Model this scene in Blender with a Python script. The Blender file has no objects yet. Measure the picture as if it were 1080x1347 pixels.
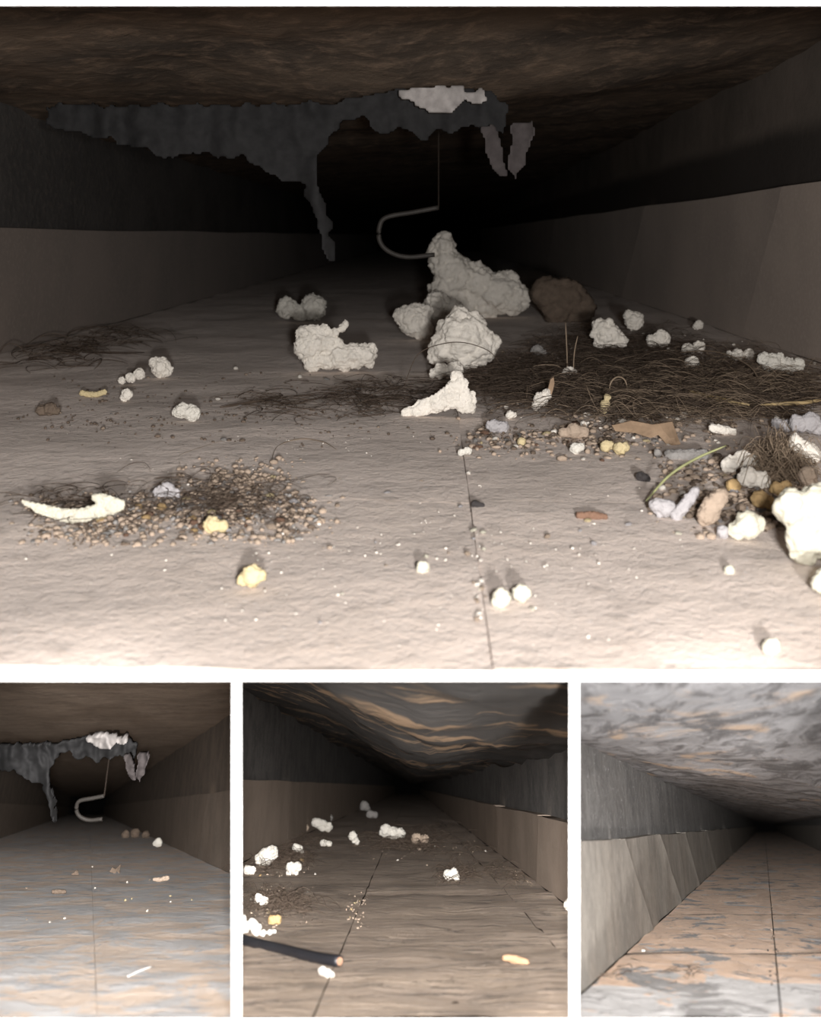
import bpy, bmesh, math, random
from mathutils import Vector, Matrix, noise

random.seed(7)
C = bpy.context.scene.collection
sc = bpy.context.scene

# ------------------------------------------------------------------ camera, light, exposure
EYE = Vector((0.0, 0.0, 0.1))          # lens height above the floor of the big duct
F, CX, CY = 1400.0, 570.0, 310.0       # focal length and principal point for a 1080 x 1347 frame
Y0 = 0.25                              # plane of the white collage borders around the four duct openings
cd = bpy.data.cameras.new('camera')
cam = bpy.data.objects.new('camera', cd)
C.objects.link(cam)
cam.location = EYE
cam.rotation_euler = (math.pi / 2, 0, 0)
cd.sensor_width = 36.0
cd.lens = F * 36.0 / 1347.0
cd.shift_x = (540.0 - CX) / 1347.0
cd.shift_y = (CY - 673.5) / 1347.0
cd.clip_start = 0.01
cd.clip_end = 100
cd.dof.use_dof = True
cd.dof.focus_distance = 0.62
cd.dof.aperture_fstop = 22.0
sc.camera = cam

w = bpy.data.worlds.new('world')
sc.world = w
w.use_nodes = True
w.node_tree.nodes['Background'].inputs[0].default_value = (1.0, 0.97, 0.94, 1)
w.node_tree.nodes['Background'].inputs[1].default_value = 0.10

def ray(px, py):
    return Vector(((px - CX) / F, 1.0, (CY - py) / F))
def at(px, py, Y):
    return EYE + ray(px, py) * Y

def flash(name, loc, power, radius=0.01, color=(1.0, 0.955, 0.92), smooth=0.0, fall='Linear'):
    l = bpy.data.lights.new(name, 'POINT')
    l.energy = power
    l.shadow_soft_size = radius
    l.color = color
    l.use_nodes = True
    nt = l.node_tree
    em = nt.nodes['Emission']
    fo = nt.nodes.new('ShaderNodeLightFalloff')
    fo.inputs['Strength'].default_value = 1.0
    fo.inputs['Smooth'].default_value = smooth
    nt.links.new(fo.outputs[fall], em.inputs['Strength'])
    o = bpy.data.objects.new(name, l)
    o.location = loc
    C.objects.link(o)
    return o
flash('phone_flash', (0.035, -0.15, 0.080), 15.0, 0.010, fall='Quadratic')
flash('near_floor_fill', (0.03, -0.012, 0.108), 6.0, 0.010, fall='Quadratic')  # added fill lamp, lifts the near floor of the big duct
def spot(name, loc, aim, power, angle, blend=0.6):
    o = flash(name, loc, power, 0.006)
    l = o.data
    l.type = 'SPOT'
    l = o.data
    l.spot_size = math.radians(angle); l.spot_blend = blend
    o.rotation_euler = Vector(aim).to_track_quat('-Z', 'Y').to_euler()
    return o
for nm, (tx, ty), pw, an in (('left_duct_fill', (100, 1170), 84.0, 22.5), ('middle_duct_fill', (533, 1175), 60.0, 21.5), ('right_duct_fill', (960, 1170), 96.0, 22.5)):  # added spots at the lens, brightening each lower duct by itself
    spot(nm, (0.0, -0.004, 0.1), ray(tx, ty), pw, an, 1.0)

sc.view_settings.view_transform = 'Standard'
sc.view_settings.look = 'None'
sc.view_settings.gamma = 1.0
sc.view_settings.use_curve_mapping = False
sc.view_settings.exposure = 0.0

# ------------------------------------------------------------------ materials
def lin(r, g, b):
    f = lambda v: (v / 255.0 / 12.92) if v <= 10 else ((v / 255.0 + 0.055) / 1.055) ** 2.4
    return (f(r), f(g), f(b), 1)

class NT:
    def __init__(s, name, rough=0.95, sheen=0.0, spec=0.1):
        s.m = bpy.data.materials.new(name)
        s.m.use_nodes = True
        s.t = s.m.node_tree
        s.b = s.t.nodes['Principled BSDF']
        s.b.inputs['Roughness'].default_value = rough
        s.b.inputs['Specular IOR Level'].default_value = spec
        s.b.inputs['Sheen Weight'].default_value = sheen
        s.b.inputs['Sheen Roughness'].default_value = 0.6
        s.co = s.t.nodes.new('ShaderNodeTexCoord').outputs['Object']
        s.h = None
    def n(s, typ, **kw):
        nd = s.t.nodes.new(typ)
        for k, v in kw.items(): setattr(nd, k, v)
        return nd
    def mapped(s, scale, loc=(0, 0, 0), rot=(0, 0, 0)):
        mp = s.n('ShaderNodeMapping')
        mp.inputs['Scale'].default_value = scale
        mp.inputs['Location'].default_value = loc
        mp.inputs['Rotation'].default_value = rot
        s.t.links.new(s.co, mp.inputs[0])
        return mp.outputs[0]
    def noise(s, scale, detail=6, rough=0.6, stretch=(1, 1, 1), loc=(0, 0, 0), dist=0.0, rot=(0, 0, 0)):
        nd = s.n('ShaderNodeTexNoise')
        nd.inputs['Scale'].default_value = scale
        nd.inputs['Detail'].default_value = detail
        nd.inputs['Roughness'].default_value = rough
        nd.inputs['Distortion'].default_value = dist
        s.t.links.new(s.mapped(stretch, loc, rot), nd.inputs['Vector'])
        return nd.outputs[0]
    def ramp(s, fac, a, b):
        nd = s.n('ShaderNodeMapRange')
        nd.inputs[1].default_value = a; nd.inputs[2].default_value = b
        nd.interpolation_type = 'SMOOTHSTEP'
        s.t.links.new(fac, nd.inputs[0])
        return nd.outputs[0]
    def math(s, op, a, b):
        nd = s.n('ShaderNodeMath', operation=op)
        for i, v in enumerate((a, b)):
            if isinstance(v, (int, float)): nd.inputs[i].default_value = v
            else: s.t.links.new(v, nd.inputs[i])
        return nd.outputs[0]
    def axis(s, i):
        nd = s.n('ShaderNodeSeparateXYZ')
        s.t.links.new(s.co, nd.inputs[0])
        return nd.outputs[i]
    def mix(s, fac, a, b):
        nd = s.n('ShaderNodeMix', data_type='RGBA')
        s._set(nd.inputs[0], fac); s._set(nd.inputs[6], a); s._set(nd.inputs[7], b)
        return nd.outputs[2]
    def _set(s, inp, v):
        if isinstance(v, (int, float)): inp.default_value = v
        elif isinstance(v, tuple): inp.default_value = v
        else: s.t.links.new(v, inp)
    def color(s, c):
        s._set(s.b.inputs['Base Color'], c)
        return s
    def bump(s, h, strength, dist):
        nd = s.n('ShaderNodeBump')
        nd.inputs['Strength'].default_value = strength
        nd.inputs['Distance'].default_value = dist
        s.t.links.new(h, nd.inputs['Height'])
        if s.h: s.t.links.new(s.h, nd.inputs['Normal'])
        s.h = nd.outputs[0]
        s.t.links.new(s.h, s.b.inputs['Normal'])
        return s

def dusty(name, c1, c2, c3, sc1=20, sc2=200, bump=0.6, bd=0.002, sheen=0.0, stretch=(1, 1, 1), speck=None, loc=(0, 0, 0)):
    """plain dusty surface: two broad colours, a finer third, grain relief"""
    k = NT(name, sheen=sheen)
    n1 = k.noise(sc1, stretch=stretch, loc=loc)
    n2 = k.noise(sc2, 5, 0.7, loc=loc)
    c = k.mix(k.ramp(n1, 0.35, 0.65), c1, c2)
    c = k.mix(k.ramp(n2, 0.45, 0.75), c, c3)
    if speck:
        c = k.mix(k.ramp(k.noise(sc2 * 2.2, 1, 0.5, loc=(5, 3, 1)), 0.70, 0.74), c, speck)
    k.color(c)
    k.bump(n1, bump * 0.5, bd * 3)
    k.bump(n2, bump, bd)
    return k.m

M = {}
def foam_mat(name, c1, c2, sc=90):
    k = NT(name, 0.9, 0.0, 0.2)
    n1 = k.noise(sc, 6, 0.65)
    n2 = k.noise(sc * 6, 3, 0.6)
    k.color(k.mix(k.ramp(n1, 0.3, 0.7), c1, c2))
    k.bump(n1, 0.5, 0.004); k.bump(n2, 0.5, 0.0012)
    M[name] = k.m
foam_mat('foam', (0.84, 0.80, 0.73, 1), (0.70, 0.665, 0.60, 1))
foam_mat('foam_grey', (0.30, 0.29, 0.28, 1), (0.22, 0.21, 0.20, 1))
foam_mat('foam_near', (0.62, 0.60, 0.50, 1), (0.52, 0.50, 0.41, 1), 60)
foam_mat('foam_white', (0.70, 0.68, 0.62, 1), (0.55, 0.53, 0.48, 1))
foam_mat('cream', (0.62, 0.52, 0.30, 1), (0.52, 0.44, 0.28, 1))
foam_mat('lilac', (0.46, 0.445, 0.455, 1), (0.33, 0.32, 0.33, 1))
foam_mat('orange', (0.50, 0.36, 0.18, 1), (0.42, 0.28, 0.14, 1))
foam_mat('tan', (0.44, 0.35, 0.275, 1), (0.34, 0.27, 0.21, 1))
foam_mat('brown', (0.17, 0.13, 0.10, 1), (0.11, 0.085, 0.066, 1))
foam_mat('rust', (0.22, 0.13, 0.09, 1), (0.16, 0.10, 0.07, 1))
foam_mat('charcoal', (0.05, 0.045, 0.045, 1), (0.03, 0.028, 0.028, 1))

def plain(name, c, rough=0.7, spec=0.3):
    k = NT(name, rough, 0, spec)
    n1 = k.noise(150, 4)
    k.color(k.mix(k.ramp(n1, 0.3, 0.7), c, tuple(v * 0.75 for v in c[:3]) + (1,)))
    k.bump(n1, 0.2, 0.0006)
    M[name] = k.m
plain('white_paint', (0.9, 0.9, 0.9, 1), 0.8)
k = NT('white_border_paint', 0.8, 0, 0.2); k.color((0.93, 0.93, 0.93, 1)); M['white_border_paint'] = k.m
plain('hair', (0.11, 0.082, 0.062, 1))
plain('hair_tan', (0.30, 0.23, 0.165, 1))
plain('straw', (0.50, 0.38, 0.20, 1))
plain('green_straw', (0.42, 0.44, 0.22, 1))
plain('black_rubber', (0.016, 0.017, 0.022, 1), 0.45, 0.5)
plain('copper', (0.42, 0.25, 0.17, 1), 0.4, 0.6)
plain('gap', (0.05, 0.04, 0.033, 1), 0.95, 0.0)
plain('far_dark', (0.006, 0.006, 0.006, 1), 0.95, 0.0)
plain('strap', (0.055, 0.05, 0.045, 1), 0.6, 0.4)
plain('liner', (0.030, 0.030, 0.031, 1), 0.9, 0.1)
plain('liner_patch', (0.36, 0.34, 0.33, 1), 0.9, 0.1)
plain('liner_shred', (0.075, 0.066, 0.066, 1), 0.9, 0.1)
plain('leaf', (0.34, 0.24, 0.16, 1), 0.8, 0.2)
plain('wood', (0.40, 0.26, 0.16, 1), 0.8, 0.2)

# big duct: floor of pinkish grey dust
k = NT('dust_floor', 1.0, 0.35, 0.0)
n1 = k.noise(9, 6, 0.6)
n2 = k.noise(70, 6, 0.65)
n3 = k.noise(500, 3, 0.7)
c = k.mix(k.ramp(n1, 0.35, 0.65), (0.68, 0.56, 0.48, 1), (0.54, 0.435, 0.36, 1))
c = k.mix(k.ramp(n2, 0.5, 0.78), c, (0.39, 0.30, 0.235, 1))
c = k.mix(k.ramp(n3, 0.62, 0.75), c, (0.80, 0.74, 0.71, 1))
k.color(c); k.bump(n1, 0.35, 0.010); k.bump(n2, 0.6, 0.003); k.bump(n3, 0.6, 0.0010)
M['dust_floor'] = k.m
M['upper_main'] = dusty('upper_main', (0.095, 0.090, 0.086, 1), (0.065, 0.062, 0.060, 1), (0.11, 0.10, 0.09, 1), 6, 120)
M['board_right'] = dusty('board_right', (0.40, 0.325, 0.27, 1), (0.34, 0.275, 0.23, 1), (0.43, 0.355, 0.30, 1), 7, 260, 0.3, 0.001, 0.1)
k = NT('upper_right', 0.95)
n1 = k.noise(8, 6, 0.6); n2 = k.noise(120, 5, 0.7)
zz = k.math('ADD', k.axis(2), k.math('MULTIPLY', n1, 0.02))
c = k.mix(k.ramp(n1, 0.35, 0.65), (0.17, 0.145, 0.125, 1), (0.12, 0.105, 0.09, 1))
c = k.mix(k.ramp(zz, 0.095, 0.115), (0.062, 0.055, 0.05, 1), c)  # dark band above the seam: shadow of the lower board put into the colour
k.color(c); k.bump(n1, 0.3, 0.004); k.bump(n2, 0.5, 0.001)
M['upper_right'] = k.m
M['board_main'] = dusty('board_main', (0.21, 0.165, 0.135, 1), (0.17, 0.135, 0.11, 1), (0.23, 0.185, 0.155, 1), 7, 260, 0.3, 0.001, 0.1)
M['ceil_main'] = dusty('ceil_main', (0.18, 0.138, 0.104, 1), (0.085, 0.07, 0.058, 1), (0.30, 0.22, 0.16, 1), 8, 45, 0.6, 0.003, 0.0, (1, 1.4, 1))
# left small duct
k = NT('smeared_floor', 1.0, 0.3, 0.0)
n1 = k.noise(42, 7, 0.65, stretch=(0.8, 0.6, 1), dist=0.6)
n2 = k.noise(80, 7, 0.7, stretch=(0.7, 0.8, 1), dist=0.9, rot=(0, 0, 0.35))
n3 = k.noise(600, 3, 0.7)
c = k.mix(k.ramp(n1, 0.45, 0.55), (0.56, 0.40, 0.27, 1), (0.43, 0.42, 0.42, 1))
c = k.mix(k.ramp(n2, 0.54, 0.63), c, (0.25, 0.26, 0.285, 1))
c = k.mix(k.ramp(n3, 0.66, 0.75), c, (0.62, 0.55, 0.46, 1))
k.color(c); k.bump(n1, 0.4, 0.004); k.bump(n2, 0.6, 0.0025); k.bump(n3, 0.5, 0.0006)
M['smeared_floor'] = k.m
M['ceil_a'] = dusty('ceil_a', (0.42, 0.33, 0.26, 1), (0.32, 0.255, 0.205, 1), (0.48, 0.385, 0.30, 1), 30, 160, 0.6, 0.002, 0.0, (1, 1.5, 1))
M['upper_a'] = dusty('upper_a', (0.24, 0.20, 0.165, 1), (0.17, 0.145, 0.125, 1), (0.27, 0.22, 0.18, 1), 30, 300)
M['board_a'] = dusty('board_a', (0.32, 0.265, 0.22, 1), (0.26, 0.22, 0.185, 1), (0.36, 0.30, 0.25, 1), 30, 300, 0.4, 0.001)
# middle small duct
k = NT('mud_floor', 1.0, 0.3, 0.0)
n1 = k.noise(50, 6, 0.6, stretch=(0.5, 1.8, 1), dist=0.4)
n2 = k.noise(170, 6, 0.65, stretch=(0.45, 1.6, 1), dist=0.7)
n3 = k.noise(800, 3, 0.7)
c = k.mix(k.ramp(n1, 0.35, 0.65), (0.56, 0.43, 0.32, 1), (0.47, 0.36, 0.275, 1))
c = k.mix(k.ramp(n2, 0.56, 0.70), c, (0.36, 0.27, 0.20, 1))
n4 = k.noise(30, 5, 0.6, stretch=(0.4, 1.5, 1), dist=0.9, loc=(0.3, 0.2, 0))
crack = k.math('ABSOLUTE', k.math('SUBTRACT', n4, 0.5), 0.0)
c = k.mix(k.math('MULTIPLY', k.ramp(crack, 0.012, 0.0), k.ramp(n1, 0.40, 0.55)), c, (0.13, 0.095, 0.07, 1))
k.color(c); k.bump(k.ramp(crack, 0.0, 0.03), 0.8, 0.003); k.bump(n1, 0.6, 0.008); k.bump(n2, 1.0, 0.004); k.bump(n3, 0.6, 0.0008)
M['mud_floor'] = k.m
k = NT('ceil_b', 1.0, 0.0, 0.1)
n1 = k.noise(26, 7, 0.6, stretch=(0.5, 1.3, 1), dist=1.2, rot=(0, 0, -0.4))
n2 = k.noise(240, 6, 0.7, stretch=(0.25, 1.5, 1), dist=0.5, rot=(0, 0, -0.3))
c = k.mix(k.ramp(n1, 0.53, 0.63), (0.075, 0.072, 0.07, 1), (0.32, 0.23, 0.155, 1))
c = k.mix(k.ramp(n2, 0.50, 0.68), c, (0.10, 0.09, 0.082, 1))
k.color(c); k.bump(n1, 0.5, 0.005); k.bump(n2, 0.8, 0.002)
M['ceil_b'] = k.m
M['upper_b'] = dusty('upper_b', (0.17, 0.162, 0.155, 1), (0.11, 0.107, 0.104, 1), (0.20, 0.185, 0.17, 1), 40, 300)
M['board_b'] = dusty('board_b', (0.42, 0.34, 0.28, 1), (0.36, 0.295, 0.24, 1), (0.45, 0.37, 0.31, 1), 25, 400, 0.3, 0.0008)
# right small duct
k = NT('stained_floor', 1.0, 0.2, 0.05)
n1 = k.noise(34, 8, 0.62, stretch=(0.9, 0.7, 1), dist=0.8, loc=(0.35, 0.1, 0))
n2 = k.noise(130, 6, 0.7, stretch=(0.9, 0.6, 1), dist=0.9, rot=(0, 0, 0.5))
n3 = k.noise(700, 3, 0.7)
near = k.ramp(k.axis(1), 0.34, 0.40)
mask = k.math('ADD', n1, k.math('MULTIPLY', near, 0.17))
c = k.mix(k.ramp(mask, 0.55, 0.60), (0.42, 0.41, 0.405, 1), (0.62, 0.40, 0.25, 1))
c = k.mix(k.ramp(n2, 0.60, 0.65), c, (0.11, 0.10, 0.10, 1))
n4 = k.noise(48, 6, 0.65, stretch=(1.0, 0.55, 1), dist=0.7, loc=(0.9, 0.4, 0))
c = k.mix(k.ramp(n4, 0.56, 0.60), c, (0.13, 0.12, 0.115, 1))
k.color(c); k.bump(n1, 0.3, 0.004); k.bump(n2, 0.8, 0.002); k.bump(n3, 0.4, 0.0006)
M['stained_floor'] = k.m
k = NT('ceil_c', 1.0, 0.0, 0.1)
n1 = k.noise(22, 7, 0.6, stretch=(0.9, 0.6, 1), dist=1.0, loc=(0.2, 0.3, 0))
n2 = k.noise(80, 6, 0.65, stretch=(1.0, 0.4, 1), dist=1.2, rot=(0, 0, 0.5))
c = k.mix(k.ramp(n1, 0.58, 0.66), (0.30, 0.30, 0.31, 1), (0.46, 0.36, 0.28, 1))
c = k.mix(k.ramp(n2, 0.45, 0.62), c, (0.14, 0.137, 0.14, 1))
c = k.mix(k.ramp(k.noise(900, 2, 0.5), 0.69, 0.72), c, (0.6, 0.58, 0.56, 1))
k.color(c); k.bump(n1, 0.4, 0.004); k.bump(n2, 0.5, 0.002)
M['ceil_c'] = k.m
M['upper_c'] = dusty('upper_c', (0.18, 0.177, 0.172, 1), (0.13, 0.128, 0.126, 1), (0.22, 0.215, 0.21, 1), 40, 260, speck=(0.4, 0.4, 0.4, 1))
M['board_c'] = dusty('board_c', (0.31, 0.29, 0.26, 1), (0.24, 0.225, 0.205, 1), (0.36, 0.335, 0.30, 1), 45, 240, 0.4, 0.001)

# ------------------------------------------------------------------ helpers
def link(name, me, m, parent=None):
    o = bpy.data.objects.new(name, me)
    if m and not me.materials: me.materials.append(M[m] if isinstance(m, str) else m)
    C.objects.link(o)
    if parent is not None: o.parent = parent
    return o
def tag(o, label=None, cat=None, group=None, kind=None):
    if label: o['label'] = label
    if cat: o['category'] = cat
    if group: o['group'] = group
    if kind: o['kind'] = kind
    return o
def smooth(me):
    for p in me.polygons: p.use_smooth = True

class Duct:
    """a rectangular duct running away from the wall; local frame: a across, b along the floor, c up, origin at EYE"""
    def __init__(s, vp, bottom, wl, wr, Hl, Hr, seam_l, seam_r, view, L):
        d = ray(*vp)
        dz = d.z
        n = math.sqrt(1 + dz * dz)
        s.u = Vector((0, -dz, 1)) / n
        s.e2 = Vector((0, 1, dz)) / n
        s.phi = math.atan(dz)
        s.k = d.x / n
        s.R = Matrix.Rotation(s.phi, 3, 'X')
        s.h = -(ray(vp[0], bottom) * Y0).dot(s.u)
        h = s.h
        s.wl, s.wr, s.Hl, s.Hr, s.sl, s.sr = wl * h, wr * h, Hl * h, Hr * h, seam_l * h, seam_r * h
        s.view = view
        s.L = L
        s.vp = vp
    def floor(s, px, py, c=0.0):
        v = ray(px, py)
        return EYE + v * ((-s.h + c) / v.dot(s.u))
    def loc(s, p):                       # world -> local
        return s.R.transposed() @ (p - EYE)
    def seam(s, px, py):                 # across-position of a lengthwise joint through this floor point
        q = s.loc(s.floor(px, py))
        return q.x - s.k * q.y
    def b_of(s, py, px=None):
        return s.loc(s.floor(px if px is not None else s.vp[0], py)).y
    def place(s, o):
        o.location = EYE
        o.rotation_euler = (s.phi, 0, 0)
        return o
    def clip(s, bm, lateral=True):
        Rt = s.R.transposed()
        planes = [(Vector((0, Y0, 0)), Vector((0, -1, 0)))]
        if s.view and lateral:
            x0, y0, x1, y1 = s.view
            planes += [(Vector(), Vector((-1, (x0 - CX) / F, 0))), (Vector(), Vector((1, -(x1 - CX) / F, 0))),
                       (Vector(), Vector((0, -(CY - y0) / F, 1))), (Vector(), Vector((0, (CY - y1) / F, -1)))]
        for co, no in planes:
            bmesh.ops.bisect_plane(bm, geom=bm.verts[:] + bm.edges[:] + bm.faces[:], plane_co=Rt @ co, plane_no=Rt @ no, clear_outer=True)
    def finish(s, bm, name, m, parent=None, kind=None, thick=None, clip=True, edge=None):
        if clip: s.clip(bm)
        if thick:
            be = [e for e in bm.edges if e.is_boundary]
            for e in be: e.smooth = False
            old = set(bm.faces)
            r = bmesh.ops.extrude_edge_only(bm, edges=be)
            for v in r['geom']:
                if isinstance(v, bmesh.types.BMVert): v.co += Vector(thick)
            if edge:
                for f in bm.faces:
                    if f not in old: f.material_index = 1
            if clip: s.clip(bm)
        me = bpy.data.meshes.new(name)
        bm.to_mesh(me); bm.free()
        smooth(me)
        o = link(name, me, m)
        if edge: me.materials.append(M[edge])
        s.place(o)
        if parent:
            o.parent = parent
            o.location = (0, 0, 0); o.rotation_euler = (0, 0, 0)
        if kind: o['kind'] = kind
        return o

def grid(fn, nu, nv):
    bm = bmesh.new()
    V = [[bm.verts.new(fn(i / nu, j / nv)) for j in range(nv + 1)] for i in range(nu + 1)]
    for i in range(nu):
        for j in range(nv):
            bm.faces.new((V[i][j], V[i + 1][j], V[i + 1][j + 1], V[i][j + 1]))
    return bm
def fbm(p, o=4):
    return noise.fractal(Vector(p), 1.0, 2.0, o)

def build_duct(D, names, mats, long_seams, cross_seams, floor_rel, ceil_fn, joints_l, joints_r, b0l=None, b0r=None, nsub=46, gap=0.006, jgap=0.006, fold=0.03, xgap=None, edge=None):
    h = D.h
    bmin, bmax = 0.7 * Y0, D.L
    lerpb = lambda t, p=bmin, q=bmax: p * (q / p) ** t
    # base slab under the floor sheets
    base = D.finish(grid(lambda s, t: Vector((-D.wl - .3 * h + (D.wl + D.wr + .6 * h) * s + D.k * lerpb(t), lerpb(t), -h - 0.022 * h)), 8, 30), names['floor'], mats.get('gap', 'gap'), kind='structure')
    A = [-D.wl] + long_seams + [D.wr]
    B = [bmin] + cross_seams + [bmax]
    g = gap * h
    for i in range(len(A) - 1):
        for j in range(len(B) - 1):
            p, q = B[j] + (xgap * h if xgap else g), B[j + 1] - (xgap * h if xgap else g)
            a0, a1 = A[i] + g, A[i + 1] - g
            def fn(s, t, p=p, q=q, a0=a0, a1=a1, i=i, j=j):
                b = p * (q / p) ** t
                a = a0 + (a1 - a0) * s + D.k * b
                e = min(1, min(s, 1 - s) * (a1 - a0) / (0.05 * h), min(b - p, q - b) / (0.05 * h))
                z = fbm((a / h * 1.5 + 7, b / h * 1.5, 3 + i), 4) * floor_rel * h + fbm((a / h * 9, b / h * 9, 5), 3) * floor_rel * 0.15 * h
                return Vector((a, b, -h + z - (0.3 if xgap else 1.4) * gap * h * (1 - e)))
            nu = max(6, int(nsub * (a1 - a0) / (D.wl + D.wr)))
            nv = max(6, int(nsub * 2.2 * math.log(q / p) / math.log(bmax / bmin)))
            D.finish(grid(fn, nu, nv), 'floor_panel', mats['floor'], base, thick=(0, 0, -0.018 * h), edge=edge)
    # ceiling
    def cf(s, t):
        b = lerpb(t)
        a = -D.wl - .3 * h + (D.wl + D.wr + .6 * h) * s
        return Vector((a + D.k * b, b, D.Hl + (D.Hr - D.Hl) * s + ceil_fn(a / h, b / h, s) * h))
    D.finish(grid(cf, 60, 90), names['ceiling'], mats['ceil'], kind='structure')
    # walls: dark upper sheet, lower boards standing proud
    for side, ww, H, seam, joints, b0 in ((-1, D.wl, D.Hl, D.sl, joints_l, b0l), (1, D.wr, D.Hr, D.sr, joints_r, b0r)):
        pr = 0.14 * h
        def wf(s, t, side=side, ww=ww, H=H):
            b = lerpb(t)
            z = -1.05 * h + (H + 1.35 * h) * s
            return Vector((side * (ww + pr + fbm((b / h, z / h, side * 5), 3) * 0.02 * h) + D.k * b, b, z))
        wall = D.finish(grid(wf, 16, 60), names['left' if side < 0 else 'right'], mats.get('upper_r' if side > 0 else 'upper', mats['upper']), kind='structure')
        J = [(b0 or bmin,) * 2] + joints + [(bmax,) * 2]
        for j in range(len(J) - 1):
            (pb, pt), (qb, qt) = J[j], J[j + 1]
            gg = jgap * h
            def bf(s, t, side=side, ww=ww, seam=seam, pb=pb, pt=pt, qb=qb, qt=qt, j=j):
                p = pb + (pt - pb) * s + gg; q = qb + (qt - qb) * s - gg
                b = p * (q / p) ** t
                z = -h + (seam + h) * s
                edge = min(1.0, min(b - p, q - b) / (0.10 * h))
                bow = fold * h * (1 - edge) ** 2 - 0.012 * h * math.sin(math.pi * t)
                top = 0.008 * h * math.sin(b / h * 0.9) * s
                return Vector((side * (ww - bow + fbm((b / h * .8, z / h, 9 + side), 3) * 0.015 * h) + D.k * b, b, z + top))
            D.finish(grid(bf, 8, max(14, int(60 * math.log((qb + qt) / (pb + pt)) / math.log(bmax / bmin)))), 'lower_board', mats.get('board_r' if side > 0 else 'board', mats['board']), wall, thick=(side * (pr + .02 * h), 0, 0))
    # far end closed by an added near-black sheet, standing in for unlit depth
    ends = (-D.wl - .3 * h, D.wr + .3 * h)
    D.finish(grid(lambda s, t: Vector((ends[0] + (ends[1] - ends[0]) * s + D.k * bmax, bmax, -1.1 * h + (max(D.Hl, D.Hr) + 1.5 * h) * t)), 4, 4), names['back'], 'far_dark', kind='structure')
    return base

DM = Duct((570, 310), 880, 3.64, 3.05, 1.12, 1.60, 0.06, 0.42, None, 7.0)
DA = Duct((117, 1063), 1339, 3.2, 2.6, 1.75, 1.75, 0.15, 0.29, (-45, 892, 308, 1343), 9.0)
DB = Duct((540, 1035), 1339, 2.5, 1.50, 1.40, 0.35, 0.10, -0.30, (314, 892, 752, 1343), 9.0)
DC = Duct((1005, 1086), 1339, 1.39, 2.4, 0.66, 0.86, -0.11, 0.0, (759, 892, 1125, 1343), 9.0)

def names(n):
    return dict(floor='floor', ceiling='ceiling', left='wall_left', right='wall_right', back='dark_end_sheet')

# ------------------------------------------------------------------ white collage borders, built as a wall with four openings
def prism(name, x0, y0, x1, y1, depth, label):
    """a slab whose front face lies in the wall plane; its back is a little smaller than the same slab seen in perspective"""
    bm = bmesh.new()
    Yf = Y0 - 0.0015
    q = [at(x0, y0, Yf), at(x1, y0, Yf), at(x1, y1, Yf), at(x0, y1, Yf)]
    cen = [at((x0 + x1) / 2, (y0 + y1) / 2, Y0 + depth)] * 4
    q2 = [at(x, y, Y0 + depth) for x, y in ((x0, y0), (x1, y0), (x1, y1), (x0, y1))]
    q2 = [c + (p - c) * 0.93 for c, p in zip(cen, q2)]
    a = [bm.verts.new(p) for p in q]; b = [bm.verts.new(p) for p in q2]
    bm.faces.new(a); bm.faces.new(b[::-1])
    for i in range(4): bm.faces.new((a[i], b[i], b[(i + 1) % 4], a[(i + 1) % 4]))
    bmesh.ops.recalc_face_normals(bm, faces=bm.faces)
    me = bpy.data.meshes.new(name); bm.to_mesh(me); bm.free()
    o = link(name, me, 'white_border_paint')
    o['kind'] = 'structure'
    return o
prism('border_wall_1', -1500, -420, 2600, 6.5, 0.02, '')
prism('border_wall_2', -1500, 882.5, 2600, 896.0, 0.012, '')
prism('border_wall_3', 305, 895.5, 317.5, 1340, 0.25, '')
prism('border_wall_4', 749, 895.5, 762, 1340, 0.25, '')
prism('border_wall_5', -1500, 1340, 2600, 1640, 0.012, '')
prism('border_wall_6', -1500, 895.5, -40, 1340, 0.02, '')
prism('border_wall_7', 1120, 895.5, 2600, 1340, 0.02, '')

# ------------------------------------------------------------------ the four ducts
h = DM.h
def cm(a, b, s):
    return -0.06 * fbm((a * .8, b * .6, 1), 4) - 0.30 * math.exp(-((b - 9.2) / 1.3) ** 2) * math.exp(-((s - 0.55) / 0.25) ** 2) - 0.03 * fbm((a * 4, b * 4, 2), 3)
jm = lambda D, side, ww, tx: F * ww / abs(tx - D.vp[0])
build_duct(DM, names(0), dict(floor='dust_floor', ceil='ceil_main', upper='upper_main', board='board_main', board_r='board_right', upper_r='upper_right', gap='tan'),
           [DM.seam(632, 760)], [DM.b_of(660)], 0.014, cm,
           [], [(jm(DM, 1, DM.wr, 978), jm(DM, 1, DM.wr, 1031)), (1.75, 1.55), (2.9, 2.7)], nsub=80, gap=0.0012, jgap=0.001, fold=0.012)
ca = lambda a, b, s: -0.05 * fbm((a, b * .7, 4), 4) - 0.10 * math.exp(-((b - 9) / 2.0) ** 2)
build_duct(DA, names(1), dict(floor='smeared_floor', ceil='ceil_a', upper='upper_a', board='board_a'),
           [DA.seam(124, 1240)], [DA.b_of(1252)], 0.016, ca,
           [], [(0.55, 0.52), (0.75, 0.70), (1.2, 1.15)], gap=0.0015, jgap=0.002, fold=0.01)
def cb(a, b, s):
    return -0.10 * fbm((a * .9, b * .8, 6), 5) - 0.38 * math.exp(-((s - 0.62) / 0.22) ** 2) * min(1, max(0, (b - 3) / 6)) - 0.03 * fbm((a * 5, b * 5, 3), 3)
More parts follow.
